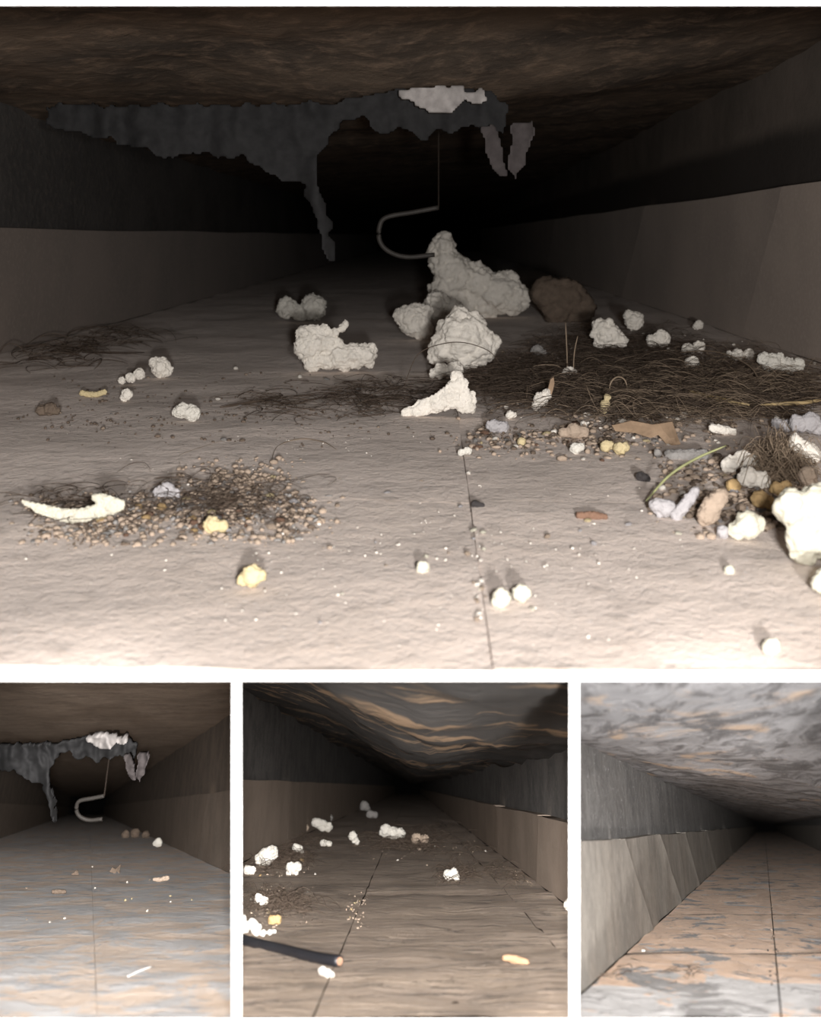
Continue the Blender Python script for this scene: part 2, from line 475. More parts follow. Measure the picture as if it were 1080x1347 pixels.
build_duct(DB, names(2), dict(floor='mud_floor', ceil='ceil_b', upper='upper_b', board='board_b'),
           [DB.seam(470, 1200), DB.seam(690, 1200)], [DB.b_of(1176), DB.b_of(1105)], 0.03, cb,
           [(0.50, 0.48), (0.62, 0.60), (0.82, 0.8), (1.2, 1.2)], [(0.7, 0.68), (1.0, 1.0)], gap=0.0035, xgap=0.02, jgap=0.002, fold=0.01, edge='gap')
def cc(a, b, s):
    return -0.05 * fbm((a * 1.2, b * .9, 8), 5) - 0.56 * (lambda t: t * t * (3 - 2 * t))(min(1, max(0, (b - 6.5) / 7.5))) * min(1, s * 1.5) + 0.35 * math.exp(-max(0, b - 5.8) / 0.6) - 0.012 * fbm((a * 6, b * 6, 3), 3)
jc = lambda x: DC.loc(at(x, 1100, F * DC.wl / abs(x - DC.vp[0]))).y
build_duct(DC, names(3), dict(floor='stained_floor', ceil='ceil_c', upper='upper_c', board='board_c'),
           [DC.seam(1017, 1220)], [DC.b_of(1254), DC.b_of(1203), DC.b_of(1170)], 0.014, cc,
           [(jc(845), jc(818)), (jc(885), jc(865)), (jc(911), jc(899)), (jc(935), jc(928)), (jc(958), jc(955))], [(0.8, 0.8)], gap=0.006, xgap=0.06, jgap=0.003, fold=0.02, edge='gap')

# ------------------------------------------------------------------ debris builders
def remesh(bm, vox):
    me = bpy.data.meshes.new('work'); bm.to_mesh(me); bm.free()
    o = bpy.data.objects.new('work', me); C.objects.link(o)
    md = o.modifiers.new('r', 'REMESH'); md.mode = 'VOXEL'; md.voxel_size = vox
    dg = bpy.context.evaluated_depsgraph_get()
    me2 = bpy.data.meshes.new_from_object(o.evaluated_get(dg))
    bpy.data.objects.remove(o); bpy.data.meshes.remove(me)
    return me2

def lump(name, label, cat, D, base, circles, m='foam', group=None, rough=1.0, flat=0.8, depth=0.0, fine=True, chain=False):
    """a crumbly lump: circles give the lobes (x, y, r) as seen, base the spot on the duct floor that it stands on"""
    P = D.floor(*base)
    Y = P.y
    rm = max(c[2] for c in circles) * Y / F
    Y += rm * 0.55
    if chain:
        full = []
        for p, q in zip(circles[:-1], circles[1:]):
            for i in range(4): full.append(tuple(p[j] + (q[j] - p[j]) * i / 4 for j in range(3)))
        circles = full + [circles[-1]]
    bm = bmesh.new()
    for i, cc_ in enumerate(circles):
        x, y, r = cc_[:3]
        dy = cc_[3] if len(cc_) > 3 else 0.0
        w_ = at(x, y, Y + dy * Y / F)
        r *= Y / F
        mt = Matrix.Translation(w_ - P) @ Matrix.Diagonal((1, flat, 1, 1))
        bmesh.ops.create_icosphere(bm, subdivisions=2, radius=r, matrix=mt)
    big = sum(c[2] for c in circles)
    me = remesh(bm, max(rm / (15 if fine else 7), 0.0003))
    s1 = 1.0 / rm
    off = Vector((base[0] * 0.37, base[1] * 0.73, 0))
    nrm = [v.normal.copy() for v in me.vertices]
    for v, n_ in zip(me.vertices, nrm):
        p = v.co * s1 + off
        d = 0.17 * noise.fractal(p * 1.6, 1, 2, 3) + 0.085 * noise.fractal(p * 4.5, 0.6, 2, 4)
        v.co += n_ * (d * rm * rough)
    smooth(me)
    me.name = name
    o = link(name, me, m)
    o.location = P
    tag(o, label, cat, group)
    return o

def tube(bm, pts, r, sides=4, taper=True):
    n = len(pts)
    rings = []
    for i, p in enumerate(pts):
        t = (pts[min(i + 1, n - 1)] - pts[max(i - 1, 0)])
        if t.length < 1e-9: t = Vector((1, 0, 0))
        t.normalize()
        a = t.cross(Vector((0, 0, 1)))
        if a.length < 1e-3: a = t.cross(Vector((1, 0, 0)))
        a.normalize(); b = t.cross(a)
        rr = r * (1 - 0.6 * abs(2 * i / (n - 1) - 1) ** 3) if taper else r
        rings.append([bm.verts.new(p + (a * math.cos(2 * math.pi * j / sides) + b * math.sin(2 * math.pi * j / sides)) * rr) for j in range(sides)])
    for i in range(n - 1):
        for j in range(sides):
            bm.faces.new((rings[i][j], rings[i][(j + 1) % sides], rings[i + 1][(j + 1) % sides], rings[i + 1][j]))
    bm.faces.new(rings[0][::-1]); bm.faces.new(rings[-1])

def bez(pts, n=14):
    """smooth curve through points (Catmull-Rom)"""
    out = []
    P = [pts[0] * 2 - pts[1]] + pts + [pts[-1] * 2 - pts[-2]]
    for i in range(1, len(P) - 2):
        for j in range(n):
            t = j / n
            a, b, c, d = P[i - 1], P[i], P[i + 1], P[i + 2]
            out.append(0.5 * ((2 * b) + (c - a) * t + (2 * a - 5 * b + 4 * c - d) * t * t + (3 * b - a - 3 * c + d) * t ** 3))
    out.append(pts[-1])
    return out

def strand(name, label, cat, D, pix, r, m, lift=None, group=None, sides=5):
    """a single hair, straw or twig along pixels on the floor; lift raises the points above it"""
    P0 = D.floor(*pix[0])
    pts = []
    for i, (x, y) in enumerate(pix):
        pts.append(D.floor(x, y) + D.u * (r + (lift[i] if lift else 0)) - P0)
    bm = bmesh.new(); tube(bm, bez(pts, 8), r, sides)
    me = bpy.data.meshes.new(name); bm.to_mesh(me); bm.free(); smooth(me)
    o = link(name, me, m); o.location = P0
    return tag(o, label, cat, group)

def upright_hair(label, D, base, pix, r, m='hair_tan'):
    """hair that rises from the floor at base, through pixels at that depth"""
    P0 = D.floor(*base)
    pts = [Vector((0, 0, 0))] + [at(x, y, P0.y + 0.002 * i) - P0 for i, (x, y) in enumerate(pix)]
    bm = bmesh.new(); tube(bm, bez(pts, 8), r, 4)
    me = bpy.data.meshes.new('hair_strand'); bm.to_mesh(me); bm.free(); smooth(me)
    o = link('hair_strand', me, m); o.location = P0
    return tag(o, label, 'hair')

def hair_mat(label, D, polys, count, length, r, m, lift=0.012, rnd=None):
    """a felted tangle nobody could count: one object"""
    R = rnd or random
    bm = bmesh.new()
    O = D.floor(sum(p[0] + p[2] for p in polys) / 2 / len(polys), sum(p[1] + p[3] for p in polys) / 2 / len(polys))
    areas = [abs((p[2] - p[0]) * (p[3] - p[1])) for p in polys]
    for _ in range(count):
        x0, y0, x1, y1 = R.choices(polys, areas)[0]
        # denser towards the middle of each patch
        px = x0 + (x1 - x0) * (R.random() + R.random()) / 2
        py = y0 + (y1 - y0) * (R.random() + R.random()) / 2
        p = D.floor(px, py)
        q = D.loc(p)
        if not (-D.wl + length * .5 < q.x - D.k * q.y < D.wr - length * .5): continue
        ang = R.gauss(0, 0.9) + (math.pi if R.random() < .5 else 0)
        L = length * R.uniform(0.4, 1.3); n = 9
        cur = R.gauss(0, 0.28)
        h0 = abs(R.gauss(0, lift * .5)); h1 = abs(R.gauss(0, lift))
        pts = []
        for i in range(n):
            t = i / (n - 1)
            z = h0 * (1 - t) + h0 * t * .3 + h1 * math.sin(math.pi * t) * 0.7 + r
            pts.append(p - O + D.u * z)
            ang += cur + R.gauss(0, 0.12)
            p = p + (Vector((1, 0, 0)) * math.cos(ang) + D.e2 * math.sin(ang)) * (L / n)
        tube(bm, pts, r * R.uniform(.6, 1.2), 3)
    me = bpy.data.meshes.new('hair_tangle'); bm.to_mesh(me); bm.free(); smooth(me)
    o = link('hair_tangle', me, m); o.location = O
    return tag(o, label, 'hair', kind='stuff')

def crumb_mesh(i):
    bm = bmesh.new()
    bmesh.ops.create_icosphere(bm, subdivisions=2 if i % 2 else 1, radius=1)
    R = random.Random(i)
    sx = (R.uniform(.7, 1.4), R.uniform(.7, 1.2), R.uniform(.45, .85))
    for v in bm.verts:
        d = 1 + 0.35 * noise.noise(v.co * 1.7 + Vector((i * 3.1, 0, 0)))
        v.co = Vector((v.co.x * sx[0], v.co.y * sx[1], v.co.z * sx[2])) * d
    me = bpy.data.meshes.new('crumb'); bm.to_mesh(me); bm.free()
    smooth(me)
    return me
CR = {}
def crumb(name, label, cat, D, px, py, rpx, m, group=None, R=random, lift=0.0):
    key = (R.randrange(5), m)
    if key not in CR:
        me = crumb_mesh(key[0]); me.materials.append(M[m]); CR[key] = me
    P = D.floor(px, py)
    s = rpx * P.y / F
    o = link(name, CR[key], None)
    o.location = P + D.u * (s * 0.4 + lift)
    o.scale = (s, s, s)
    o.rotation_euler = (D.phi + R.uniform(-.3, .3), R.uniform(-.3, .3), R.uniform(0, 6.28))
    return tag(o, label, cat, group)

def grit(label, D, rects, count, rrange, m, R, cat='grit'):
    bm = bmesh.new()
    O = D.floor((rects[0][0] + rects[0][2]) / 2, (rects[0][1] + rects[0][3]) / 2)
    areas = [abs((p[2] - p[0]) * (p[3] - p[1])) for p in rects]
    for _ in range(count):
        x0, y0, x1, y1 = R.choices(rects, areas)[0]
        px = x0 + (x1 - x0) * (R.random() + R.random()) / 2; py = y0 + (y1 - y0) * (R.random() + R.random()) / 2
        if noise.noise((px * .03, py * .06, 2)) < R.uniform(-.5, .25): continue
        p = D.floor(px, py)
        q = D.loc(p)
        if not (-D.wl + .08 * D.h < q.x - D.k * q.y < D.wr - .08 * D.h): continue
        r = rrange[0] + (rrange[1] - rrange[0]) * R.random() ** 2
        mt = Matrix.Translation(p - O + D.u * r * .4) @ Matrix.Rotation(R.uniform(0, 6.3), 4, 'Z') @ Matrix.Diagonal((R.uniform(.7, 1.6), R.uniform(.6, 1.1), R.uniform(.4, .9), 1))
        ret = bmesh.ops.create_icosphere(bm, subdivisions=1, radius=r, matrix=mt)
    me = bpy.data.meshes.new('grit'); bm.to_mesh(me); bm.free(); smooth(me)
    o = link('grit', me, m); o.location = O
    return tag(o, label, cat, kind='stuff')

def scrap(name, label, cat, D, base, poly, m, thick, lean=0.35, curl=0.0, parent=None):
    """a flat torn piece standing or leaning at base: outline in pixels, given real thickness and a backward lean"""
    P0 = D.floor(*base)
    bm = bmesh.new()
    vs = []
    for x, y in poly:
        q = at(x, y, P0.y) - P0
        q = Vector((q.x, q.y, q.z))
        up = q.dot(D.u)
        q += D.e2 * (up * lean) + D.e2 * (curl * math.sin(q.x / max(thick, 1e-4) * .3))
        vs.append(bm.verts.new(q))
    f = bm.faces.new(vs)
    bmesh.ops.triangulate(bm, faces=[f])
    bmesh.ops.subdivide_edges(bm, edges=bm.edges[:], cuts=2, use_grid_fill=True)
    for v in bm.verts:
        v.co += D.e2 * (noise.noise(v.co * (0.12 / thick)) * thick * 3.0)
    r = bmesh.ops.extrude_face_region(bm, geom=bm.faces[:])
    for v in r['geom']:
        if isinstance(v, bmesh.types.BMVert): v.co += D.e2 * thick
    bmesh.ops.recalc_face_normals(bm, faces=bm.faces)
    me = bpy.data.meshes.new(name); bm.to_mesh(me); bm.free()
    o = link(name, me, m)
    if parent is not None:
        o.parent = parent; o.location = P0 - parent.location
        return o
    o.location = P0
    return tag(o, label, cat)

# ------------------------------------------------------------------ big duct: foam lumps
FL = 'foam_lump'
def foams(D, rows):
    for label, base, circ, m in rows:
        lump(FL, label, 'foam', D, base, circ, m)
foams(DM, [
 ('tall pale foam clump rising furthest back, behind the middle clumps', (620, 418), [(582, 322, 17), (574, 330, 12), (584, 345, 21), (600, 365, 30), (588, 388, 28), (630, 372, 27), (655, 385, 30), (675, 392, 23), (640, 400, 22), (605, 400, 25), (665, 368, 16)], 'foam'),
 ('rounded foam lump at the left foot of the tall back clump', (545, 448), [(546, 422, 23), (534, 415, 16), (555, 432, 16), (560, 412, 12)], 'foam'),
 ('small smooth foam lump wedged between the tall clump and the middle clump', (580, 430), [(575, 401, 19), (592, 408, 17)], 'foam'),
 ('large crumbly foam clump in focus directly above the torn white shard', (608, 493), [(608, 442, 36), (604, 418, 17), (592, 455, 27), (630, 456, 26), (577, 468, 14), (612, 468, 24), (645, 450, 13), (620, 425, 16)], 'foam'),
 ('small foam bit bridging the large middle clump and the torn shard', (585, 501), [(580, 488, 11), (598, 487, 13), (570, 491, 6)], 'foam'),
 ('foam clump with a notched top standing left of the middle clumps', (440, 490), [(406, 455, 20), (399, 440, 11), (413, 436, 10), (428, 432, 7), (440, 437, 7), (450, 432, 6), (455, 427, 5), (412, 474, 15), (420, 450, 17), (433, 452, 14), (446, 452, 9), (430, 473, 14), (450, 470, 19), (466, 468, 18), (481, 468, 15), (489, 459, 8), (486, 477, 9)], 'foam'),
 ('dim pair of foam blobs behind the notched clump at left', (398, 423), [(377, 405, 14), (412, 404, 18), (395, 411, 12)], 'foam_white'),
 ('pale foam cube-like lump at left with a dark shadow side', (212, 499), [(212, 483, 14), (205, 478, 9), (220, 488, 8)], 'foam'),
 ('flat foam flake lying just left of the cube-like lump', (175, 506), [(183, 492, 8), (172, 497, 7), (160, 500, 5)], 'foam'),
 ('tiny square foam crumb in front of the flat flake at left', (167, 529), [(167, 519, 8), (164, 523, 6)], 'foam'),
 ('smooth egg-shaped white lump alone on the dust at left', (245, 554), [(240, 540, 11), (252, 543, 12), (234, 541, 8)], 'foam_white'),
 ('angular white foam lump at the right edge of the hair mat, behind', (800, 464), [(800, 440, 17), (790, 430, 12), (812, 448, 13), (800, 424, 7), (790, 450, 10), (783, 438, 7)], 'foam'),
 ('dim foam lump right behind the angular lump', (836, 441), [(835, 422, 13), (828, 415, 8)], 'foam'),
 ('rounded foam scrap right of the angular lump near the wall', (864, 460), [(870, 445, 12), (858, 448, 9)], 'foam'),
 ('tiny foam dot against the foot of the right wall', (920, 436), [(920, 427, 6), (916, 429, 5)], 'foam'),
 ('broad flat white foam flake below the right wall', (1030, 494), [(1015, 478, 14), (1035, 481, 13), (1005, 472, 9), (1050, 480, 9), (1025, 470, 7)], 'foam_white'),
 ('narrow foam flake left of the broad flat flake', (976, 475), [(970, 467, 9), (985, 466, 8), (960, 466, 5)], 'foam'),
 ('foam crumb by the wall, above a second crumb', (912, 468), [(905, 460, 9), (920, 456, 8)], 'foam'),
 ('foam crumb just below another crumb near the right wall', (912, 488), [(911, 478, 10), (915, 484, 7)], 'foam'),
 ('small fluffy foam crumb with hairs standing on it', (749, 501), [(749, 491, 9), (743, 494, 6), (755, 490, 5)], 'foam'),
 ('dusty oblong foam crumb in the hair mat, with brown fibre', (713, 541), [(711, 526, 10), (706, 533, 7), (719, 518, 7)], 'foam'),
 ('pink-grey crumb lying left of the hairy foam crumb', (709, 470), [(707, 462, 9), (714, 466, 6)], 'foam_grey'),
])
lump('foam_shard', 'torn triangular white foam shard on bare dust in front of the middle clump', 'foam', DM, (577, 551),
     [(534, 543, 6), (546, 540, 9), (560, 535, 11), (576, 530, 13), (594, 522, 16), (603, 506, 13), (600, 495, 8), (610, 530, 14), (619, 538, 7), (621, 519, 6)], 'foam', flat=0.45, chain=True)
lump('foam_shard', 'long curved white shard lying beside the crumb patch at left', 'foam', DM, (95, 693),
     [(30, 659, 3), (40, 664, 5), (52, 669, 7), (66, 673, 8), (80, 677, 9), (95, 679, 10), (112, 677, 10), (128, 672, 10), (145, 668, 10), (157, 664, 8), (137, 657, 8), (126, 655, 6)], 'foam_near', flat=0.6, chain=True)
lump('foam_chunk', 'large creamy foam chunk cut by the right edge of the frame', 'foam', DM, (1065, 752),
     [(1043, 668, 26), (1078, 664, 32), (1058, 705, 28), (1090, 700, 40), (1060, 722, 22), (1110, 680, 40)], 'foam_near', rough=0.7)
lump('foam_chunk', 'creamy foam chunk at the right edge, below the large chunk', 'foam', DM, (1090, 797), [(1082, 768, 15), (1096, 765, 24), (1110, 770, 22)], 'foam_near', rough=0.7)
def pebbles(D, rows):
    for name, label, cat, base, circ, m in rows:
        lump(name, label, cat, D, base, circ, m, fine=False, chain=name in ('chip', 'flake', 'husk', 'shell'))
pebbles(DM, [
 ('pebble', 'smooth lilac-grey pebble right of the torn white shard', 'pebble', (656, 571), [(650, 560, 9), (661, 562, 9), (644, 559, 6)], 'lilac'),
 ('pebble', 'small cream pebble touching the lilac-grey pebble', 'pebble', (672, 553), [(671, 546, 6), (676, 546, 4)], 'foam'),
 ('crumb', 'white angular crumb below the flat pinkish flake', 'crumb', (759, 598), [(757, 590, 8), (763, 588, 6)], 'foam_white'),
 ('flake', 'flat pinkish flake on the lower edge of the hair mat', 'flake', (755, 578), [(755, 567, 11), (767, 569, 9), (742, 569, 7)], 'tan'),
 ('crumb', 'yellow crumb, left one of a touching pair below the hair mat', 'crumb', (798, 597), [(797, 587, 8), (803, 586, 6)], 'cream'),
 ('crumb', 'yellow crumb, right one of a touching pair below the hair mat', 'crumb', (818, 600), [(815, 590, 9), (822, 588, 7)], 'cream'),
 ('crumb', 'tiny yellow bead near the lilac-grey pebble', 'crumb', (686, 587), [(686, 581, 6)], 'cream'),
 ('crumb', 'bright yellow crumb tangled in the middle of the hair mat', 'crumb', (796, 546), [(796, 532, 7), (794, 540, 5), (799, 523, 5)], 'cream'),
 ('crumb', 'white fleck alone at the head of the floor joint', 'crumb', (612, 600), [(607, 595, 5), (615, 593, 6)], 'foam_white'),
 ('crumb', 'large cream crumb alone on the pale near floor, left', 'crumb', (332, 774), [(332, 758, 15), (322, 762, 10), (342, 757, 9)], 'cream'),
 ('crumb', 'white crumb, left one of a pair on the near floor joint', 'crumb', (662, 801), [(660, 787, 13), (653, 790, 8)], 'foam_near'),
 ('crumb', 'white crumb, right one of a pair on the near floor joint', 'crumb', (686, 794), [(685, 780, 12), (691, 781, 8)], 'foam_near'),
 ('crumb', 'cream crumb at the lower edge of the crumb patch at left', 'crumb', (284, 704), [(279, 690, 12), (292, 692, 9)], 'cream'),
 ('flake', 'pale lilac triangular flake above the crumb patch at left', 'flake', (220, 657), [(219, 644, 11), (209, 648, 8), (231, 650, 8)], 'lilac'),
 ('crumb', 'white crumb alone in the lower right of the near floor', 'crumb', (1016, 864), [(1015, 851, 12)], 'foam_near'),
 ('crumb', 'white crumb on pale dust left of the large chunk', 'crumb', (961, 760), [(960, 751, 8)], 'foam_near'),
 ('crumb', 'pale crumb on near dust, left of the floor joint', 'crumb', (556, 756), [(556, 746, 9)], 'foam_near'),
 ('foam_lump', 'rounded cream lump at the left foot of the large chunk', 'foam', (984, 712), [(983, 690, 19), (970, 698, 13), (996, 690, 12)], 'foam_near'),
 ('shell', 'pale lilac shell-like flake, leftmost in the right-hand debris pile', 'shell', (876, 684), [(864, 665, 10), (878, 668, 12), (870, 674, 8)], 'lilac'),
 ('shell', 'upright white-lilac shell blade under the green straw', 'shell', (900, 686), [(890, 678, 8), (899, 667, 9), (908, 655, 8), (915, 646, 6)], 'lilac'),
 ('husk', 'brown-grey ribbed husk right of the lilac shell blade', 'husk', (938, 696), [(930, 678, 14), (938, 664, 14), (948, 652, 11)], 'tan'),
 ('foam_lump', 'pale foam lump at the top of the right-hand debris pile', 'foam', (975, 625), [(960, 611, 12), (978, 605, 14), (994, 608, 9)], 'foam'),
 ('foam_lump', 'pale foam lump just beneath the topmost pile lump', 'foam', (992, 646), [(984, 628, 14), (1002, 632, 13)], 'foam'),
 ('foam_lump', 'pointed pale foam lump by the right frame edge above the large chunk', 'foam', (1056, 613), [(1050, 592, 17), (1066, 596, 14), (1046, 578, 9)], 'foam'),
 ('crumb', 'bright orange crumb beside the large creamy chunk', 'crumb', (1003, 676), [(1000, 657, 12), (1011, 661, 9)], 'orange'),
 ('crumb', 'orange crumb just above the bright orange crumb', 'crumb', (1025, 652), [(1022, 643, 10), (1034, 641, 9)], 'orange'),
 ('crumb', 'ochre crumb between husk and topmost pile lump', 'crumb', (966, 650), [(965, 639, 10)], 'orange'),
 ('crumb', 'tan block above the large creamy chunk', 'crumb', (1065, 645), [(1062, 626, 13), (1064, 634, 11)], 'tan'),
 ('pebble', 'dark lilac-grey stone at the right frame edge', 'pebble', (1058, 578), [(1050, 557, 13), (1066, 555, 14), (1078, 562, 11)], 'lilac'),
 ('pebble', 'lighter lilac stone left of the dark lilac-grey stone', 'pebble', (1028, 571), [(1022, 557, 8), (1035, 560, 9)], 'lilac'),
 ('pebble', 'small lilac-white bead under the rounded cream lump', 'pebble', (951, 710), [(951, 700, 9)], 'lilac'),
 ('chip', 'dark brown chip alone on the bare dust, right', 'chip', (847, 634), [(842, 626, 6), (850, 630, 6)], 'charcoal'),
 ('chip', 'reddish-brown elongated chip on the cross joint of the floor', 'chip', (778, 684), [(762, 678, 5), (774, 678, 6), (786, 679, 6), (796, 680, 4)], 'rust'),
 ('chip', 'dark chip at the crossing of the two floor joints', 'chip', (630, 669), [(624, 663, 5), (634, 665, 4)], 'charcoal'),
 ('chip', 'orange-cream sliver lying left of the tiny square foam crumb', 'chip', (122, 523), [(108, 517, 4), (117, 519, 4), (127, 519, 4), (137, 516, 4)], 'cream'),
 ('clod', 'dark clod of dirt on the dust at the far left', 'clod', (63, 546), [(55, 540, 8), (66, 538, 9), (74, 541, 6)], 'brown'),
 ('flake', 'long flat grey flake beneath the brown leaf scrap', 'flake', (905, 606), [(885, 599, 8), (905, 600, 9), (925, 598, 8), (865, 596, 6)], 'foam_grey'),
 ('flake', 'thin white flake on the hair mat right of the leaf scrap', 'flake', (950, 572), [(938, 563, 6), (952, 566, 7), (965, 568, 5)], 'foam'),
 ('clod', 'brown fibrous clod behind the hair mat at right of tall clump', 'clod', (735, 425), [(720, 388, 24), (745, 392, 28), (765, 405, 20), (735, 410, 22)], 'brown'),
])
scrap('leaf_scrap', 'torn brown leaf scrap curling up at the edge of the hair mat', 'leaf', DM, (850, 586),
      [(808, 563), (835, 558), (862, 562), (890, 559), (895, 584), (878, 586), (868, 574), (858, 578), (838, 572), (812, 570)], 'leaf', 0.0012, 0.9)
scrap('leaf_scrap', 'small brown fibre flake stuck upright on the dusty oblong crumb', 'leaf', DM, (722, 541), [(720, 518), (725, 500), (729, 497), (730, 505), (726, 520)], 'leaf', 0.002, 0.2)

# straws and single hairs
strand('straw', 'pale straw lying in the hair mat left of the frame-edge straw', 'straw', DM, [(905, 526), (930, 533), (960, 541), (986, 545)], 0.0016, 'straw', [.004] * 4)
strand('straw', 'pale straw at the right frame edge above the lilac stones', 'straw', DM, [(1000, 545), (1030, 543), (1060, 541), (1090, 536)], 0.0012, 'straw', [.004] * 4)
strand('straw', 'greenish straw leaning across the lilac shells of the right-hand pile', 'straw', DM, [(850, 668), (880, 655), (915, 645), (955, 640)], 0.0006, 'green_straw', [.002, .008, .012, .016])
strand('hair_strand', 'bent dark hair on bare dust below the egg-shaped lump', 'hair', DM, [(237, 612), (236, 600), (262, 590), (310, 575)], 0.0002, 'hair_tan')
strand('hair_strand', 'arched dark hair on bare dust right of the bent hair', 'hair', DM, [(355, 615), (365, 588), (395, 578), (425, 582), (443, 592)], 0.0002, 'hair_tan')
strand('twig', 'thin dark twig lying on the dust left of the shard', 'twig', DM, [(290, 538), (320, 533), (350, 528), (372, 522)], 0.001, 'hair')
strand('hair_strand', 'long pale hair sweeping over the hair mat towards the right wall', 'hair', DM, [(890, 478), (940, 490), (985, 505), (1003, 516)], 0.0006, 'hair_tan', [.008, .015, .012, .002])
strand('hair_strand', 'long pale hair running sideways through the yellow crumb', 'hair', DM, [(800, 525), (850, 527), (900, 533), (950, 545)], 0.0005, 'hair_tan', [.006] * 4)
upright_hair('tallest straight hair standing on the fluffy foam crumb', DM, (746, 500), [(746, 470), (745, 445), (744, 424)], 0.0005)
upright_hair('shorter hair standing right of the tallest straight hair', DM, (754, 500), [(755, 470), (757, 455), (760, 442)], 0.0005)
upright_hair('looped pale hair arching over the yellow crumb', DM, (802, 525), [(803, 505), (812, 496), (822, 500), (826, 515)], 0.0006)
upright_hair('wide arched hair right of the looped hair', DM, (832, 512), [(842, 500), (855, 502), (868, 515), (875, 523)], 0.0005)
upright_hair('fine hair looping up in front of the large middle clump', DM, (530, 520), [(538, 490), (555, 462), (600, 450), (640, 460), (660, 480)], 0.0003, 'hair')
upright_hair('hair sticking out sideways left of the fluffy foam crumb', DM, (745, 497), [(735, 482), (715, 480), (700, 482)], 0.0005)

R = random.Random(11)
hair_mat('dark brown hair mat on the floor between middle clump and right wall', DM,
         [(640, 440, 1000, 552), (660, 460, 960, 556), (640, 470, 800, 545), (850, 480, 1100, 560), (700, 425, 900, 480), (600, 470, 700, 530)], 6500, 0.05, 0.00017, 'hair', 0.005, R)
hair_mat('paler fibres lying through the dark hair mat at right', DM, [(680, 470, 1060, 565), (900, 450, 1090, 560)], 1500, 0.05, 0.00016, 'hair_tan', 0.006, R)
hair_mat('thin band of fibres and hair left of the torn shard', DM, [(380, 505, 560, 552), (440, 495, 580, 530), (300, 520, 420, 548)], 260, 0.04, 0.00022, 'hair', 0.003, R)
hair_mat('wispy fibres in the crumb patch at left', DM, [(170, 620, 430, 700), (20, 640, 180, 700)], 260, 0.022, 0.00016, 'hair', 0.003, R)
hair_mat('brown tuft of fibres rising beside the large creamy chunk', DM, [(985, 590, 1065, 650), (1000, 600, 1050, 640)], 900, 0.014, 0.00016, 'hair_tan', 0.007, R)
hair_mat('dark fluff along the foot of the left wall', DM, [(0, 440, 160, 490), (80, 430, 220, 462)], 160, 0.06, 0.0004, 'hair', 0.006, R)

# crumbs: the ones large enough to see stand on their own, finer grit lies between
HUE = dict(tan='tan', brown='dark brown', foam_grey='grey', cream='cream', orange='ochre', rust='reddish', lilac='lilac-grey', foam='off-white', foam_near='white', foam_white='bright white', charcoal='charcoal', straw='straw-coloured')
def scatter(D, rects, n, rr, mats, label, group, name='crumb', cat='crumb', R=R):
    areas = [abs((p[2] - p[0]) * (p[3] - p[1])) for p in rects]
    for _ in range(n):
        x0, y0, x1, y1 = R.choices(rects, areas)[0]
        px = x0 + (x1 - x0) * (R.random() + R.random()) / 2
        py = y0 + (y1 - y0) * (R.random() + R.random()) / 2
        q = D.loc(D.floor(px, py))
        if -D.wl + .1 * D.h < q.x - D.k * q.y < D.wr - .1 * D.h:
            r = R.uniform(*rr); m = R.choice(mats)
            size = 'larger' if r > rr[0] + .6 * (rr[1] - rr[0]) else 'smaller'
            crumb(name, size + ' ' + HUE[m] + ' ' + label, cat, D, px, py, r, m, size + ' ' + HUE[m] + ' ' + group, R)
scatter(DM, [(165, 640, 430, 715), (200, 650, 330, 705), (20, 660, 200, 720)], 75, (3, 8), ['tan', 'tan', 'brown', 'foam_grey', 'cream', 'orange', 'rust', 'lilac'], 'crumb in the loose crumb patch at left', 'crumbs of the left patch')
scatter(DM, [(640, 555, 900, 610), (600, 560, 720, 600)], 36, (2, 6), ['tan', 'foam', 'cream', 'foam_grey', 'rust'], 'crumb along the lower edge of the hair mat', 'crumbs along the hair mat')
scatter(DM, [(900, 590, 1080, 700), (850, 640, 1000, 700)], 40, (3, 8), ['tan', 'foam', 'cream', 'lilac', 'orange', 'brown', 'foam_grey'], 'crumb in the right-hand debris pile', 'crumbs of the right pile')
scatter(DM, [(830, 440, 1080, 560), (660, 440, 1000, 550)], 26, (2, 6), ['foam', 'foam_grey', 'tan', 'lilac'], 'crumb caught in the hair mat', 'crumbs in the hair mat')
scatter(DM, [(0, 560, 1080, 860), (400, 600, 1080, 800)], 30, (2, 5), ['foam_near', 'foam_near', 'cream', 'tan', 'lilac'], 'speck scattered on the open near floor', 'specks on the near floor')
scatter(DM, [(609, 600, 628, 720), (612, 690, 640, 850)], 16, (2, 5), ['foam_near', 'foam', 'tan'], 'crumb lodged along the floor joint', 'crumbs in the floor joint')
scatter(DM, [(0, 480, 560, 600)], 18, (1.5, 4), ['foam', 'tan', 'foam_grey'], 'speck on the middle floor at left', 'specks on the middle floor')
grit('tan grit filling the loose crumb patch at left', DM, [(130, 630, 460, 725), (0, 645, 220, 725), (220, 600, 420, 680)], 2600, (0.0003, 0.0016), 'tan', R)
grit('dark grit filling the loose crumb patch at left', DM, [(150, 635, 440, 715), (0, 645, 220, 720)], 1500, (0.0003, 0.0012), 'brown', R)
grit('grey grit filling the loose crumb patch at left', DM, [(140, 630, 450, 720), (0, 645, 220, 715)], 900, (0.0003, 0.0014), 'foam_grey', R)
grit('brown grit under the hair mat', DM, [(620, 470, 1090, 585), (560, 550, 900, 600)], 1600, (0.0003, 0.0016), 'brown', R)
grit('tan grit strewn through the hair mat', DM, [(620, 440, 1090, 585), (560, 550, 1000, 610)], 2200, (0.0003, 0.0020), 'tan', R)
grit('pale grit strewn through the hair mat', DM, [(640, 430, 1090, 585)], 420, (0.0006, 0.0030), 'foam', R)
